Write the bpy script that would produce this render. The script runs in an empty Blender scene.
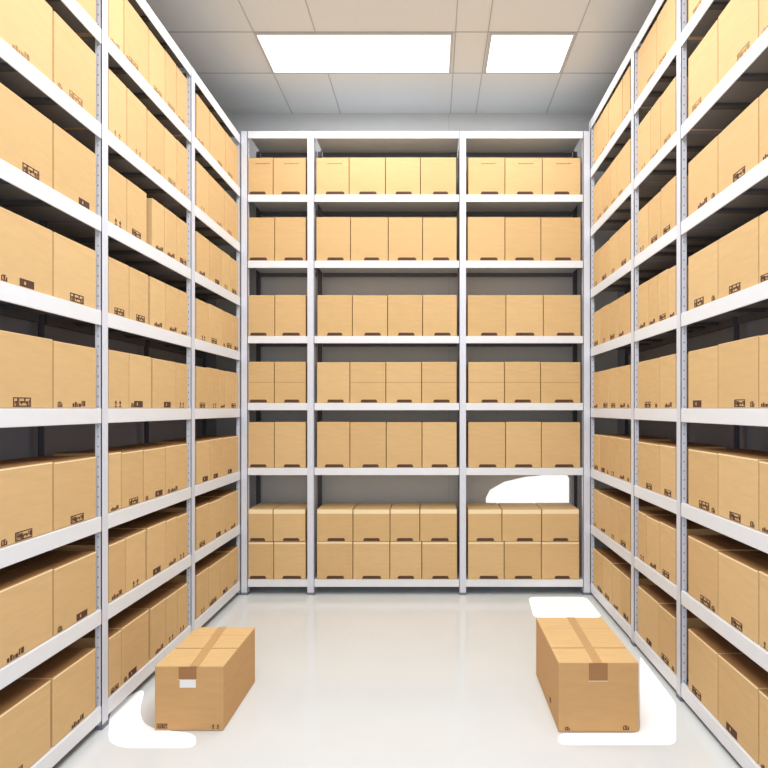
import bpy, bmesh, math, random
from mathutils import Vector, Matrix
random.seed(7)
S = bpy.context.scene
COL = S.collection
R = math.radians
F, VX, VY, CZ = 606.0, 432.0, 408.5, 1.6      # lens length in px, vanishing point, eye height

# ------------------------------------------------------------------ materials
def srgb(r, g, b):
    f = lambda c: (c/255/12.92) if c/255 <= .04045 else ((c/255+.055)/1.055)**2.4
    return (f(r), f(g), f(b), 1)
def mat(name, col, rough=.6, metal=0., noise=0., nscale=20., stretch=(1,1,1), bump=0., emit=0., spec=.5):
    m = bpy.data.materials.new(name); m.use_nodes = True
    nt = m.node_tree; b = nt.nodes['Principled BSDF']
    b.inputs['Base Color'].default_value = col
    b.inputs['Roughness'].default_value = rough
    b.inputs['Metallic'].default_value = metal
    b.inputs['Specular IOR Level'].default_value = spec
    if emit:
        b.inputs['Emission Color'].default_value = (1, 1, 1, 1); b.inputs['Emission Strength'].default_value = emit
    if noise or bump:
        tc = nt.nodes.new('ShaderNodeTexCoord'); mp = nt.nodes.new('ShaderNodeMapping')
        mp.inputs['Scale'].default_value = stretch
        n = nt.nodes.new('ShaderNodeTexNoise'); n.inputs['Scale'].default_value = nscale; n.inputs['Detail'].default_value = 4
        nt.links.new(tc.outputs['Object'], mp.inputs[0]); nt.links.new(mp.outputs[0], n.inputs['Vector'])
        if noise:
            r = nt.nodes.new('ShaderNodeValToRGB')
            r.color_ramp.elements[0].position = .3; r.color_ramp.elements[1].position = .7
            r.color_ramp.elements[0].color = tuple(c*(1-noise) for c in col[:3])+(1,)
            r.color_ramp.elements[1].color = tuple(min(1, c*(1+noise)) for c in col[:3])+(1,)
            nt.links.new(n.outputs['Fac'], r.inputs[0]); nt.links.new(r.outputs[0], b.inputs['Base Color'])
        if bump:
            bp = nt.nodes.new('ShaderNodeBump'); bp.inputs['Strength'].default_value = bump; bp.inputs['Distance'].default_value = .002
            nt.links.new(n.outputs['Fac'], bp.inputs['Height']); nt.links.new(bp.outputs[0], b.inputs['Normal'])
    return m

CARD = [mat('cardboard_%d' % i, srgb(*c), .75, noise=.035, nscale=9, stretch=(1, 1, 5), spec=.2)
        for i, c in enumerate([(220, 182, 129), (217, 179, 126), (223, 186, 133)])]
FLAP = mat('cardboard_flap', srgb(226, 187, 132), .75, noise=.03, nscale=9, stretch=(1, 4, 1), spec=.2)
FLOORCARD = mat('shaded_floor_cardboard', srgb(210, 164, 111), .75, noise=.03, nscale=9, stretch=(1, 1, 5), spec=.2)  # sides darker than the flaps: shade under overhead light put into the colour
SHADEFLAP = mat('shaded_brown_cardboard', srgb(158, 112, 70), .8, noise=.04, nscale=9, stretch=(1, 4, 1), spec=.2)  # shade on side-rack box tops and in flap gaps, put into the colour
SEAM = mat('cardboard_crease', srgb(176, 134, 84), .8)
EDGE = mat('cardboard_edge_and_highlight', srgb(255, 232, 186), .8)
INK = mat('dark_brown_print', srgb(88, 54, 40), .8, noise=.15, nscale=60)
PALEINK = mat('faded_brown_print', srgb(172, 134, 86), .8, noise=.15, nscale=60)
SLOT = mat('dark_slot', srgb(92, 62, 46), .85, noise=.2, nscale=30)
TAPE = mat('brown_packing_tape', srgb(208, 164, 110), .35)
TAPE_END = mat('brown_tape_end', srgb(166, 116, 70), .45)
PAPER = mat('white_paper', srgb(240, 240, 238), .7)
STEEL = mat('white_powder_coated_steel', srgb(236, 236, 238), .4, noise=.01, nscale=12)
POST = mat('pale_grey_upright_steel', srgb(222, 223, 232), .4, noise=.015, nscale=30)
HOLE = mat('punched_hole', srgb(140, 140, 150), .8)
DARKPOST = mat('dark_grey_steel', srgb(92, 92, 100), .6)
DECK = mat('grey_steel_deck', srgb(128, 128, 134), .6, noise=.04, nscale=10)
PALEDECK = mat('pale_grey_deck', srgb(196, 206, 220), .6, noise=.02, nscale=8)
BAR = mat('dark_deck_bar', srgb(82, 82, 88), .6)
FOOT = mat('grey_plastic_foot', srgb(120, 122, 128), .6)
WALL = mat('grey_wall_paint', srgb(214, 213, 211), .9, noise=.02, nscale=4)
SIDEWALL = mat('shaded_wall_grey', srgb(158, 160, 172), .9, noise=.02, nscale=4)  # darker than the back wall: shadow behind the boxes put into the colour
CEIL = mat('ceiling_tile', srgb(236, 236, 233), .95, noise=.012, nscale=60, bump=.05)
GRID = mat('ceiling_grid_line', srgb(196, 194, 190), .8)
LAMP = mat('light_diffuser', (1, 1, 1, 1), .5, emit=1.6)
LFRAME = mat('light_frame', srgb(205, 202, 196), .5)
FLOOR = mat('polished_pale_floor', srgb(227, 228, 226), .15, noise=.012, nscale=3, spec=.5)
WHITE = mat('glowing_floor_patch', (.97, .97, .97, 1), .9, emit=.25, spec=.1)  # slight emission added to keep the floor patches white, no lamp there
GLOW = mat('glowing_wall_patch', (.97, .97, .97, 1), .9, emit=.8, spec=.1)  # emission added to keep the wall patch white in shade, no lamp there

# ------------------------------------------------------------------ mesh helpers
def box(bm, x0, x1, y0, y1, z0, z1, mi=0, bev=0.):
    v = [bm.verts.new(p) for p in ((x0,y0,z0),(x1,y0,z0),(x1,y1,z0),(x0,y1,z0),(x0,y0,z1),(x1,y0,z1),(x1,y1,z1),(x0,y1,z1))]
    fs = [bm.faces.new([v[i] for i in q]) for q in ((3,2,1,0),(4,5,6,7),(0,1,5,4),(1,2,6,5),(2,3,7,6),(3,0,4,7))]
    for f in fs: f.material_index = mi
    if bev:
        es = list({e for f in fs for e in f.edges})
        bmesh.ops.bevel(bm, geom=es, offset=bev, segments=2, affect='EDGES', profile=.5)
def poly(bm, pts, mi=0):
    f = bm.faces.new([bm.verts.new(p) for p in pts]); f.material_index = mi; return f
def slab(bm, pts, n, t, mi=0):                       # a flat outline given thickness t along n
    n = Vector(n)*t; a = [bm.verts.new(p) for p in pts]; b = [bm.verts.new(Vector(p)+n) for p in pts]
    k = len(pts); fs = [bm.faces.new(b), bm.faces.new(a[::-1])]
    fs += [bm.faces.new((a[i], a[(i+1) % k], b[(i+1) % k], b[i])) for i in range(k)]
    for f in fs: f.material_index = mi
def mesh(name, bm, *mats):
    bmesh.ops.recalc_face_normals(bm, faces=bm.faces[:])
    me = bpy.data.meshes.new(name); bm.to_mesh(me); bm.free()
    for m in mats: me.materials.append(m)
    return me
def obj(name, me, parent=None, loc=(0,0,0), rz=0):
    o = bpy.data.objects.new(name, me); COL.objects.link(o)
    o.location = loc; o.rotation_euler = (0, 0, rz); o.parent = parent
    return o
def tag(o, label, cat, group=None):
    o['label'] = label; o['category'] = cat
    if group: o['group'] = group
    return o
def struct(name, bm, *mats):
    o = obj(name, mesh(name, bm, *mats)); o['kind'] = 'structure'; return o

# ------------------------------------------------------------------ the setting
WX0, WX1, WY0, WY1, WH = -2.02, 1.74, -1.5, 5.68, 4.366
bm = bmesh.new(); box(bm, WX0-.1, WX1+.1, WY0, WY1+.1, -.1, 0); struct('floor', bm, FLOOR)
bm = bmesh.new(); box(bm, WX0-.1, WX1+.1, WY1, WY1+.1, 0, WH)
box(bm, .155, .160, WY1-.001, WY1, 0, WH, 1)          # faint joint in the wall board
struct('wall_back', bm, WALL, GRID)
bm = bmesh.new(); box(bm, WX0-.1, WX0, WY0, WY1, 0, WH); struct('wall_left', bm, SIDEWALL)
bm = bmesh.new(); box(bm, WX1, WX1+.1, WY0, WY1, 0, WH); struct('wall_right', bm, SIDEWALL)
CX = (-1.31, -.857, .173, .412, 1.07)
CY = (4.996, 4.45, 3.75, 3.05, 2.35, 1.65)
bm = bmesh.new(); box(bm, WX0-.1, WX1+.1, WY0, WY1+.1, WH, WH+.1)
for y in CY: box(bm, WX0, WX1, y-.004, y+.004, WH-.003, WH, 1)
for x in CX: box(bm, x-.004, x+.004, 1.6, WY1, WH-.0035, WH, 1)
struct('ceiling', bm, CEIL, GRID)

def ceiling_light(x0, x1, y0, y1, label, power):
    t = obj('ceiling_light', None, loc=((x0+x1)/2, (y0+y1)/2, WH)); tag(t, label, 'ceiling light', 'white light panels in the ceiling')
    w, d = (x1-x0)/2, (y1-y0)/2; e = .018
    bm = bmesh.new()
    box(bm, -w, w, -d, -d+e, -.014, -.004); box(bm, -w, w, d-e, d, -.014, -.004)
    box(bm, -w, -w+e, -d+e, d-e, -.014, -.004); box(bm, w-e, w, -d+e, d-e, -.014, -.004)
    obj('frame', mesh('frame', bm, LFRAME), t)
    bm = bmesh.new(); box(bm, -w+e, w-e, -d+e, d-e, -.010, -.004)
    obj('diffuser', mesh('diffuser', bm, LAMP), t)
    lamp((x0+x1)/2, (y0+y1)/2, WH-.03, 2*w-.05, 2*d-.05, power)
def lamp(x, y, z, sx, sy, power, rot=(0,0,0), col=(.90, .955, 1.0)):
    l = bpy.data.lights.new('ceiling_or_fill_lamp', 'AREA'); l.shape = 'RECTANGLE'; l.size = sx; l.size_y = sy; l.energy = power; l.color = col
    o = bpy.data.objects.new('ceiling_or_fill_lamp', l); COL.objects.link(o); o.location = (x, y, z); o.rotation_euler = rot
ceiling_light(-1.31, .155, 4.45, 4.985, 'wide bright white ceiling light panel, the larger one left of centre', 16)
ceiling_light(.425, 1.06, 4.45, 4.985, 'smaller bright white ceiling light panel near the right-hand rack', 8)
for y in (3.2, 1.7, .2):
    lamp(-.15, y, WH-.03, 2.2, .7, 49)  # added rows of unseen lamps, filling the aisle with light

lamp(-.15, -1.3, 2.0, 2.6, 2.6, 30, (R(90), 0, 0))  # added soft fill light behind the camera, facing the back rack
# made-up white patches on floor and wall, with added glow
def patch(name, pts, n, t, m):
    bm = bmesh.new(); slab(bm, pts, n, t); struct(name, bm, m)
def floor_pt(px, py):
    Y = F*CZ/(py-VY); return ((px-VX)*Y/F, Y, 0)
def rounded(pts, r, k=5):                              # round the corners of an outline
    out = []; n = len(pts)
    for i in range(n):
        p, a, b = Vector(pts[i]), Vector(pts[i-1]), Vector(pts[(i+1) % n])
        d = min(r, (a-p).length*.45, (b-p).length*.45)
        p0 = p+(a-p).normalized()*d; p1 = p+(b-p).normalized()*d
        for j in range(k+1):
            s = j/k; out.append(tuple(p0*(1-s)**2+p*2*s*(1-s)+p1*s*s))
    return out
patch('glow_patch_1', rounded([floor_pt(*p) for p in ((528, 597), (586, 597), (603, 618), (534, 618))], .08), (0,0,1), .0015, WHITE)
patch('glow_patch_2', rounded([floor_pt(*p) for p in ((640, 656), (676, 704), (676, 745), (558, 745), (558, 733.5), (640, 733.5))], .05), (0,0,1), .0015, WHITE)
patch('glow_patch_3', rounded([floor_pt(*p) for p in ((110, 708), (146, 686), (139, 712), (146, 728), (196, 734), (196, 748), (108, 748))], .12), (0,0,1), .0015, WHITE)
def wall_pt(px, py):
    Y = WY1; return ((px-VX)*Y/F, Y, CZ-(py-VY)*Y/F)
patch('glow_patch_4', [wall_pt(*p) for p in ((486, 498), (490, 490), (504, 482), (525, 477), (550, 474.5), (567, 475), (569, 478), (569, 510), (486, 510))], (0,-1,0), .002, GLOW)

# ------------------------------------------------------------------ racks
def upright(parent, x, y, h, sx, sy, wx, wy, name='upright', m=None, holes=(0,)):
    """L-angle post: corner at (x,y); flange along X (sign sx, width wx) and along Y (sign sy, width wy)."""
    bm = bmesh.new(); t = .004
    X0, X1 = sorted((0, sx*wx)); Y0, Y1 = sorted((0, sy*wy))
    tx = sorted((0, sx*t)); ty = sorted((0, sy*t))
    box(bm, X0, X1, ty[0], ty[1], .004, h)
    box(bm, tx[0], tx[1], Y0, Y1, .004, h)
    if holes:
        z = .06
        while z < h-.03:
            for c, ax in [((sx*wx*.55, 0), (sy*wy*.55, 1))[q] for q in holes]:
                pts = []
                for k in range(8):
                    a = k*math.pi/4; u = .003*math.cos(a); v = .006*math.sin(a)
                    pts.append((c+u, -sy*.0006, z+v) if ax == 0 else (-sx*.0006, c+u, z+v))
                poly(bm, pts, 1)
            z += .05
    o = obj(name, mesh(name, bm, m or POST, HOLE), parent, (x, y, 0))
    bm = bmesh.new()
    box(bm, X0-.004 if sx > 0 else X0, X1 if sx > 0 else X1+.004, Y0-.004 if sy > 0 else Y0, Y1 if sy > 0 else Y1+.004, 0, .02)
    obj('foot', mesh('foot', bm, FOOT), o)
    return o

def shelf(parent, L, D, z, bh, nbars, dm, nm='shelf'):
    """local frame: front along X from 0..L facing -Y, deck to y=D, top at z=0"""
    bm = bmesh.new(); box(bm, 0, L, .022, D-.022, -.018, -.0005, 0)
    d = obj(nm, mesh('deck', bm, dm), parent)
    bm = bmesh.new()
    box(bm, 0, L, 0, .007, -bh, 0, 0, .0025); box(bm, 0, L, .007, .021, -.02, -.0005, 0)
    obj('front_beam', mesh('beam', bm, STEEL), d)
    bm = bmesh.new(); box(bm, 0, L, D-.02, D, -bh*.8, -.0005, 0, .002)
    obj('rear_beam', mesh('rear_beam', bm, DARKPOST), d)
    for k in range(nbars):
        c = L*(k+1)/(nbars+1)
        bm = bmesh.new(); box(bm, c-.02, c+.02, .024, D-.022, -.034, -.019, 0, .002)
        obj('crossbar', mesh('crossbar', bm, BAR), d)
    return d

XL, XR, YB = -1.645, 1.36, 5.2
SD, BD = .33, .42
LLEV = [CZ+1.015*v for v in (-1.46, -.985, -.53, 0, .48, .94, 1.395, 1.86, 2.31)]
RLEV = [CZ+1.01*v for v in (-1.485, -.985, -.51, 0, .515, 1.01, 1.53, 2.03, 2.45)]
BLEV = [CZ+v for v in (-1.469, -.51, .047, .622, 1.269, 1.836, 2.381)]
LPOST = [(1.86, 1.92), (3.017, 3.077), (4.14, 4.205), (5.196, 5.25)]
RPOST = [(2.19, 2.25), (3.312, 3.37), (4.08, 4.14), (5.196, 5.25)]
def side_rack(x, sgn, lev, posts, label):
    rk = obj('shelving_rack', None, loc=(x, 0, 0)); tag(rk, label, 'shelving rack', 'white steel shelving racks')
    for i, (a, b) in enumerate(posts):
        upright(rk, 0, a, lev[-1], sgn, 1, .032, b-a)
        upright(rk, sgn*SD, a+.02, lev[-1], -sgn, 1, .03, .04, 'rear_upright', DARKPOST, ())
    for i in range(3):
        y0, y1 = posts[i][1], posts[i+1][0]
        for k, z in enumerate(lev):
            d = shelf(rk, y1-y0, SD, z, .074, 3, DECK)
            if sgn < 0: d.location = (0, y0, z); d.rotation_euler = (0, 0, R(90))
            else: d.location = (0, y1, z); d.rotation_euler = (0, 0, R(-90))
    return rk
side_rack(XL, -1, LLEV, LPOST, 'tall white steel shelving rack full of boxes along the left wall')
side_rack(XR, 1, RLEV, RPOST, 'tall white steel shelving rack full of boxes along the right wall')
rk = obj('shelving_rack', None, loc=(0, YB, 0))
tag(rk, 'wide white steel shelving rack full of boxes across the back wall', 'shelving rack', 'white steel shelving racks')
bpx = lambda p: (p-VX)*YB/F
BPOST = [(bpx(241.3), bpx(247.6)), (bpx(307.4), bpx(314.2)), (bpx(459.2), bpx(466)), (bpx(583.2), bpx(590))]
for i, (a, b) in enumerate(BPOST):
    if i < 2: upright(rk, b, 0, BLEV[-1], -1, 1, b-a, .05, holes=(1,))
    else: upright(rk, a, 0, BLEV[-1], 1, 1, b-a, .05, holes=(1,))
    upright(rk, (a+b)/2+(.02 if i < 2 else -.02), BD, BLEV[-1], -1 if i < 2 else 1, -1, .04, .04, 'rear_upright', DARKPOST, ())
for i in range(3):
    for z in BLEV:
        d = shelf(rk, BPOST[i+1][0]-BPOST[i][1], BD, z, .062, 0, PALEDECK)
        d.location = (BPOST[i][1], 0, z)

# ------------------------------------------------------------------ boxes
_cache = {}
def carton_mesh(w, d, h, crease, ci, band=0):
    key = ('c', round(w, 3), round(d, 3), round(h, 3), crease, ci, band)
    if key not in _cache:
        bm = bmesh.new(); box(bm, -w/2, w/2, -d/2, d/2, 0, h, 0, .0035)
        if crease: box(bm, -w/2+.002, w/2-.002, -d/2-.0006, -d/2+.001, h*crease-.0018, h*crease+.0018, 1)
        if band: box(bm, -w/2+.002, w/2-.002, -d/2-.0008, -d/2+.001, h-.002-band, h-.002, 2)  # painted highlight along the top front edge, with the upper row's lighter fold
        _cache[key] = mesh('carton', bm, CARD[ci], SEAM, EDGE)
    return _cache[key]
def flap_mesh(w, d, m):
    key = ('f', round(w, 3), round(d, 3), m.name)
    if key not in _cache:
        bm = bmesh.new(); box(bm, -w/2, w/2, -d/2, d/2, 0, .0025, 0, .0008)
        _cache[key] = mesh('top_flap', bm, m)
    return _cache[key]
def mark_mesh(v, ink):
    """illegible stamped marks, drawn in the X-Z plane, facing -Y; about .12 x .045"""
    key = ('m', v, ink.name)
    if key in _cache: return _cache[key]
    rnd = random.Random(v*13+5); bm = bmesh.new(); t = .0012
    b = lambda x0, x1, z0, z1: box(bm, x0, x1, -t, 0, z0, z1)
    if v == 0:                                         # solid patch with a small light window
        b(-.05, -.02, 0, .036); b(-.006, .05, 0, .036); b(-.02, -.006, 0, .010); b(-.02, -.006, .026, .036)
    elif v in (1, 2):                                  # framed strip of strokes
        b(-.055, .055, 0, .005); b(-.055, .055, .035, .039); b(-.055, -.050, .005, .035); b(.050, .055, .005, .035)
        x = -.046
        while x < .042:
            w = rnd.choice((.004, .007, .010)); z0 = rnd.choice((.005, .010, .016)); z1 = rnd.choice((.024, .030, .035))
            b(x, x+w, z0, z1); x += w+rnd.choice((.003, .005))
            if rnd.random() < .5: b(x-.004, min(x+.006, .048), .018, .023)
    elif v == 3:                                       # a row of short bars
        x = -.06
        while x < .055:
            w = rnd.choice((.008, .014, .018)); b(x, x+w, rnd.choice((0, .004)), rnd.choice((.018, .026, .032))); x += w+.006
    elif v == 4:                                       # two little handling symbols
        for c in (-.03, .018):
            b(c-.014, c+.014, 0, .005); b(c-.003, c+.003, .005, .028)
            slab(bm, [(c-.013, 0, .022), (c+.013, 0, .022), (c, 0, .040)], (0, -1, 0), t)
    elif v == 5:                                       # small corner stamp
        b(-.018, .018, 0, .004); b(-.018, -.012, .004, .022); b(-.004, .004, .004, .026); b(.010, .018, .004, .018); b(-.012, .010, .022, .026)
    _cache[key] = mesh('printed_mark', bm, ink)
    return _cache[key]
def slot_mesh(w, h):
    key = ('s', round(w, 3), h)
    if key not in _cache:
        bm = bmesh.new()
        slab(bm, [(-w/2, 0, 0), (w/2, 0, 0), (w/2, 0, h*.55), (w/2-h*.4, 0, h), (-w/2+h*.4, 0, h), (-w/2, 0, h*.55)], (0,-1,0), .0012)
        _cache[key] = mesh('handle_slot', bm, SLOT)
    return _cache[key]
def faded_mesh(w):
    key = ('p', round(w, 3))
    if key not in _cache:
        bm = bmesh.new(); rnd = random.Random(int(w*1000)); x = -w/2
        while x < w/2:
            l = rnd.choice((.010, .016, .024)); box(bm, x, min(x+l, w/2), -.0008, 0, 0, .010); x += l+.004
        _cache[key] = mesh('faded_print', bm, PALEINK)
    return _cache[key]

def shelf_box(loc, rz, w, d, h, label, group, flaps=False, crease=0, ci=0, band=0):
    t = obj('cardboard_box', None, loc=loc, rz=rz); tag(t, label, 'cardboard box', group)
    hh = h-.0025 if flaps else h
    obj('carton', carton_mesh(w, d, hh, crease, ci, band), t)
    if flaps:
        for s in (-1, 1):
            obj('top_flap', flap_mesh(w-.006, d/2-.004, FLAP if rz == 0 else SHADEFLAP), t, (0, s*(d/4-.001), hh))
    return t
def mark(t, v, x, z, d, ink=INK, s=1.0):
    o = obj('printed_mark', mark_mesh(v, ink), t, (x, -d/2, z)); o.scale = (s, 1, s); return o

ORD = ['first', 'second', 'third', 'fourth', 'fifth', 'sixth', 'seventh']
SH8 = ['bottom shelf', 'second shelf up', 'third shelf up', 'fourth shelf up', 'fifth shelf up', 'sixth shelf up', 'seventh shelf up', 'topmost shelf']
def side_boxes(side, plane, lev, post, tables, heights):
    sgn = -1 if plane < 0 else 1; D = .29
    for bay, table in zip(('near bay', 'middle bay', 'far bay'), tables):
        for k, row in enumerate(table):
            h = heights[k]
            runs = row if isinstance(row[0], (list, tuple)) else list(zip(row, row[1:]))
            n = 0
            for (xa, xb) in sorted(runs, key=lambda q: abs(VX-q[0])+abs(VX-q[1])):
                xf = abs(plane)+.012
                ya, yb = sorted((xf*F/abs(VX-xa), xf*F/abs(VX-xb)))
                bi = ('near bay', 'middle bay', 'far bay').index(bay)
                ya = max(ya, post[bi][1]+.006); yb = min(yb, post[bi+1][0]-.006)
                w = yb-ya-.005
                hv = h+random.uniform(-.004, .004)
                cy = (ya+yb)/2
                below = lev[k]+h < CZ
                where = '%s of the %s rack, %s' % (bay, side, SH8[k])
                lab = 'tan cardboard box, %s from the back, %s' % (ORD[n], where)
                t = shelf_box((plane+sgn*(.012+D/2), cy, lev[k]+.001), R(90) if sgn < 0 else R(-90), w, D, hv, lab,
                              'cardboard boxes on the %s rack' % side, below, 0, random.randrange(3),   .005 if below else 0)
                ink = PALEINK if k >= 6 else INK
                if w > .24:
                    mark(t, random.choice((0, 1, 2, 3)), random.uniform(-.2, .2)*w, .006, D, ink, random.uniform(.85, 1.0))
                    if random.random() < .4: mark(t, 5, -w*.38 if sgn < 0 else w*.38, .006, D, ink, .9)
                elif w > .10:
                    mark(t, random.choice((1, 2, 3, 4, 4, 3)), random.uniform(-.1, .1)*w, .006, D, ink, min(.9, w*5.5))
                else:
                    mark(t, 5, 0, .006, D, ink)
                n += 1
def z1(o, *v): return [o+x/3.2 for x in v]             # readings taken off enlarged views
L_NEAR = [[(96.5, 54), (53.2, -4)] for _ in range(8)]
L_NEAR[0] = [(96.0, 52.6), (51.2, -6)]
L_MID = [
    [(108.6, 121.5), (121.8, 149), (150.6, 166), (166.2, 177.4), (177.6, 187.6)],
    [(108.6, 126), (126.3, 146), (147.5, 166), (166.2, 177.2), (177.4, 187.8)],
    [(108.6, 121.4), (121.8, 143.5), (144, 165.5), (165.9, 187.8)],
    [(108.6, 129.3), (129.6, 151.5), (153, 176.1), (176.3, 187.8)],
    [(108.6, 129.3), (129.6, 148.5), (150.5, 165.4), (165.7, 179.2), (179.4, 187.8)],
    [(108.6, 127), (127.3, 147), (152.5, 164.5), (164.8, 177), (177.3, 187.5)],
    [(108.6, 127), (127.3, 147), (147.4, 164.5), (164.8, 177), (177.3, 187.5)],
    [(108.6, 124), (124.3, 149), (149.3, 165.2), (165.5, 176.5), (176.8, 187.2)]]
L_FAR = [
    [(196.6, 208.6), (208.9, 220.6), (220.9, 230), (230.3, 239.5)],
    [(196.6, 209.2), (209.5, 223), (223.3, 239.5)],
    [(196.6, 210.6), (210.9, 222.4), (222.7, 239.5)],
    [(196.6, 208.2), (208.4, 219.4), (219.6, 226), (226.3, 239.5)],
    [(196.6, 208.8), (209.1, 222.6), (222.8, 233), (233.3, 239.5)],
    [(196.6, 209.6), (209.9, 222), (222.3, 230.5), (230.8, 239.5)],
    [(196.6, 209), (209.3, 224.5), (224.8, 239.5)],
    [(196.6, 209.8), (210.1, 225.5), (225.8, 239.5)]]
side_boxes('left', XL, LLEV, LPOST, (L_NEAR, L_MID, L_FAR), [.305, .30, .305, .30, .29, .295, .33, .335])
R_NEAR = [[(688, 717.4), (717.8, 758), (758.6, 776)] for _ in range(8)]
R_MID = [
    [(637.8, 658.6), (658.9, 675.4)],
    [(637.8, 646.2), (646.4, 659.3), (659.6, 675.4)],
    [(637.8, 659.3), (659.6, 675.4)],
    [(637.8, 659.2), (659.5, 675.4)],
    [(637.8, 648), (648.2, 657.3), (657.5, 667.6), (667.8, 675.4)],
    [(637.8, 648), (648.2, 660.4), (660.7, 675.4)],
    [(637.8, 650.1), (650.4, 660.2), (660.5, 675.4)],
    [(637.8, 656.4), (656.7, 675.4)]]
R_FAR = [
    [(593.5, 602.9), (603.1, 612), (612.3, 621), (621.2, 629.8)],
    [(593.5, 598), (598.2, 609.1), (609.3, 618.5), (618.8, 629.8)],
    [(593.5, 599.5), (599.7, 609.1), (609.3, 618), (618.2, 629.8)],
    [(593.5, 599), (599.2, 609), (609.2, 617.9), (618.1, 629.8)],
    [(593.5, 599.9), (600.1, 608.3), (608.5, 617.8), (618, 629.8)],
    [(593.5, 599.1), (599.3, 609.3), (609.5, 618.8), (619, 629.8)],
    [(593.5, 602.2), (602.4, 610.5), (610.7, 616.5), (616.7, 629.8)],
    [(593.5, 596), (596.2, 608), (608.3, 622.2), (622.5, 629.8)]]
side_boxes('right', XR, RLEV, RPOST, (R_NEAR, R_MID, R_FAR), [.32, .315, .30, .305, .29, .29, .33, .33])

BA = {1: (248, 273, 306), 2: (248, 274.5, 306), 3: (248, 274.6, 306), 4: (248, 274.2, 306), 5: (248, 274.2, 306), 6: (248, 273, 305.6), 7: (248, 273.6, 306)}
BB = {1: (316, 349, 385.4, 420.4, 456.4), 2: (316, 350.4, 388.2, 422.6, 457), 3: (317, 352.3, 387.6, 422.6, 457.2),
      4: (316.6, 349.8, 385.8, 421.6, 457), 5: (316.6, 349.8, 386.2, 422, 457), 6: (316.6, 352.9, 390, 419.8, 457.2), 7: (316.6, 352.8, 389.8, 421.8, 457.4)}
BC = {1: (468, 505, 542.4, 580.8), 2: (467.4, 505, 541, 581), 3: (467.4, 506, 543.4, 581), 4: (468, 504.5, 540.6, 580.8), 5: (468, 505.6, 541.4, 580.6),
      6: (467.7, 502, 541.7, 579.4), 7: (467.7, 504.2, 541.4, 579.6)}
ROWS = [(1, BLEV[5], .32, 'top shelf'), (2, BLEV[4], .375, 'second shelf down'), (3, BLEV[3], .352, 'third shelf down'),
        (4, BLEV[2], .352, 'fourth shelf down'), (5, BLEV[1], .392, 'fifth shelf down'), (7, BLEV[0], .322, 'bottom row'), (6, BLEV[0]+.3245, .278, 'upper bottom row')]
for r, z, h, where in ROWS:
    for bay, tb in (('left bay', BA), ('middle bay', BB), ('right bay', BC)):
        xs = tb[r]
        for n in range(len(xs)-1):
            yf = YB+.012; D = .36
            x0, x1 = (xs[n]-VX)*yf/F, (xs[n+1]-VX)*yf/F
            w = x1-x0-.006
            cr = .5 if (r == 4 and not (bay == 'middle bay' and n == 0)) else 0
            lab = '%s, %s from left, %s of back rack, %s' % ('creased-front tan cardboard box' if cr else 'plain-front tan cardboard box', ORD[n], bay, where)
            t = shelf_box(((x0+x1)/2, yf+D/2, z+.001), 0, w, D, h+random.uniform(-.002, .002), lab, 'cardboard boxes on the back rack', r >= 5, cr, random.randrange(3), {6: .036, 7: .013}.get(r, 0))
            sw = random.uniform(.13, .165)
            dx = (-.025 if (n == 0 and bay == 'left bay') else random.uniform(.0, .03)); sw = min(sw, w-2*abs(dx)-.02)
            obj('handle_slot', slot_mesh(round(sw, 2), .025), t, (dx, -D/2, .004))
            if r == 1 and (bay != 'middle bay' or n == 0):
                obj('faded_print', faded_mesh(.13), t, (.02, -D/2, h-.055))

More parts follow.
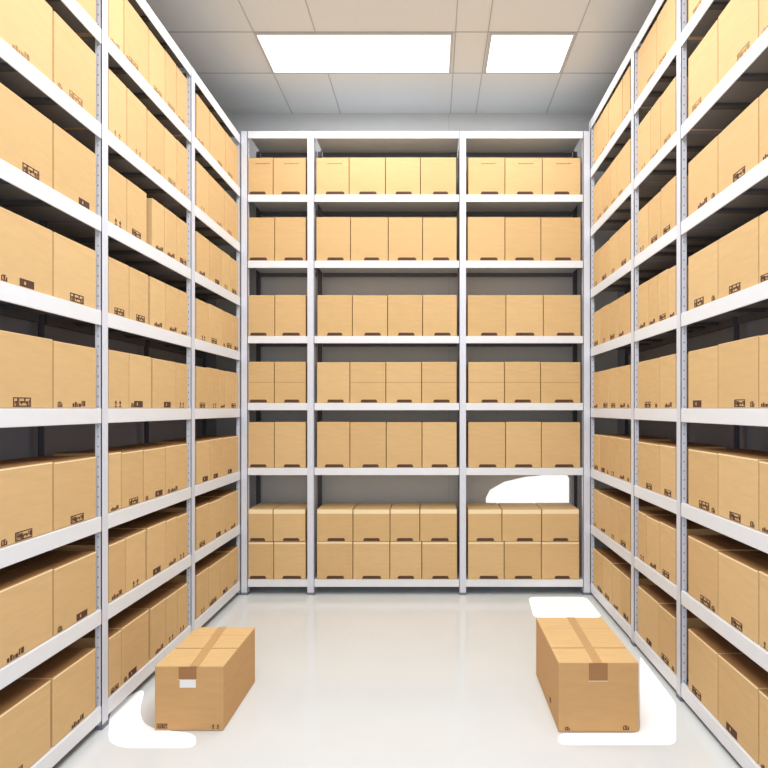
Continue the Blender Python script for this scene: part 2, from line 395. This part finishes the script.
# ------------------------------------------------------------------ the two cartons on the floor
def floor_box(x0, x1, y0, y1, h, seams, tape_c, end, label):
    w, d = x1-x0, y1-y0
    t = obj('packed_carton', None, loc=((x0+x1)/2, (y0+y1)/2, .001)); tag(t, label, 'cardboard box', 'taped cartons standing on the floor')
    bm = bmesh.new(); box(bm, -w/2, w/2, -d/2, d/2, 0, h-.003, 0, .004)
    for sm, hw in zip(seams, (.005, .002)):
        box(bm, -w/2+.004, w/2-.004, -d/2+sm*d-hw, -d/2+sm*d+hw, h-.004, h-.002, 1)  # dark strip painting the shadow inside the flap gap
    obj('carton', mesh('carton', bm, FLOORCARD, SHADEFLAP), t)
    ys = [-d/2+.001]+[-d/2+s*d for s in seams]+[d/2-.001]
    gaps = (.010, .0035)
    for i in range(3):
        a = ys[i]+(gaps[i-1]/2 if i > 0 else 0); b = ys[i+1]-(gaps[i]/2 if i < 2 else 0)
        bm = bmesh.new(); box(bm, -w/2+.001, w/2-.001, a, b, h-.003, h, 0, .001); obj('top_flap', mesh('top_flap', bm, FLAP), t)
    tw = .046; f, b = tape_c
    bm = bmesh.new(); slab(bm, [(f-tw/2, -d/2-.001, h), (f+tw/2, -d/2-.001, h), (b+tw/2, d/2+.001, h), (b-tw/2, d/2+.001, h)], (0, 0, 1), .0012)
    box(bm, b-tw/2, b+tw/2, d/2, d/2+.0012, h-.07, h)
    obj('packing_tape', mesh('packing_tape', bm, TAPE), t)
    c, ew, eh = end
    bm = bmesh.new(); box(bm, c-ew/2, c+ew/2, -d/2-.0015, -d/2, h-eh, h-.002, 0)
    box(bm, c-ew/2-.002, c+ew/2+.002, -d/2-.0018, -d/2, h-eh-.003, h-eh, 1)
    o = obj('tape_end', mesh('tape_end', bm, TAPE_END, EDGE), t); o['label'] = 'darker brown end of the tape folded down the front'
    return t, w, d
t, w, d = floor_box(-1.376, -1.0355, 3.007, 3.548, .319, (.425, .765), (.026, -.021), (-.007, .088, .064),
                    'taped cardboard carton with small white label standing on floor at left')
bm = bmesh.new(); box(bm, -.046, .034, -d/2-.0012, -d/2, .214, .2515)
o = obj('paper_label', mesh('paper_label', bm, PAPER), t); o['label'] = 'small blank white paper label'
bm = bmesh.new()
for a, b, c0, c1 in ((-.16, -.108, .012, .015), (-.16, -.108, .032, .035), (-.16, -.157, .015, .032), (-.111, -.108, .015, .032),
                     (-.153, -.149, .015, .030), (-.149, -.144, .021, .025), (-.144, -.140, .015, .030), (-.136, -.126, .016, .030), (-.122, -.118, .015, .030), (-.118, -.113, .026, .030)):
    box(bm, a, b, -d/2-.001, -d/2, c0, c1)
obj('printed_mark', mesh('printed_mark', bm, INK), t)
mark(t, 4, .135, .012, d, INK, .5)
t, w, d = floor_box(.6248, 1.0215, 2.993, 3.64, .343, (.29, .72), (-.004, .010), (-.002, .092, .088),
                    'taped cardboard carton without white label standing on floor at right')
mark(t, 5, -.155, .010, d, INK, .65); mark(t, 5, .135, .012, d, INK, .8)
o = mark(t, 5, 0, .0, d, INK, .9); o.location = (-w/2, -.02-.10, .05); o.rotation_euler = (0, 0, R(-90))

# ------------------------------------------------------------------ camera, world
cam = bpy.data.cameras.new('camera'); co = bpy.data.objects.new('camera', cam); COL.objects.link(co)
co.location = (0, 0, CZ); co.rotation_euler = (R(90), 0, 0)
cam.sensor_width = 36; cam.lens = F/768*36; cam.shift_x = -(VX-384)/768; cam.shift_y = (VY-384)/768; cam.clip_start = .05
S.camera = co
wd = bpy.data.worlds.new('world'); S.world = wd; wd.use_nodes = True
bg = wd.node_tree.nodes['Background']; bg.inputs[0].default_value = (.90, .95, 1, 1); bg.inputs[1].default_value = .8
S.view_settings.view_transform = 'Standard'; S.view_settings.look = 'None'
S.view_settings.exposure = 0.0
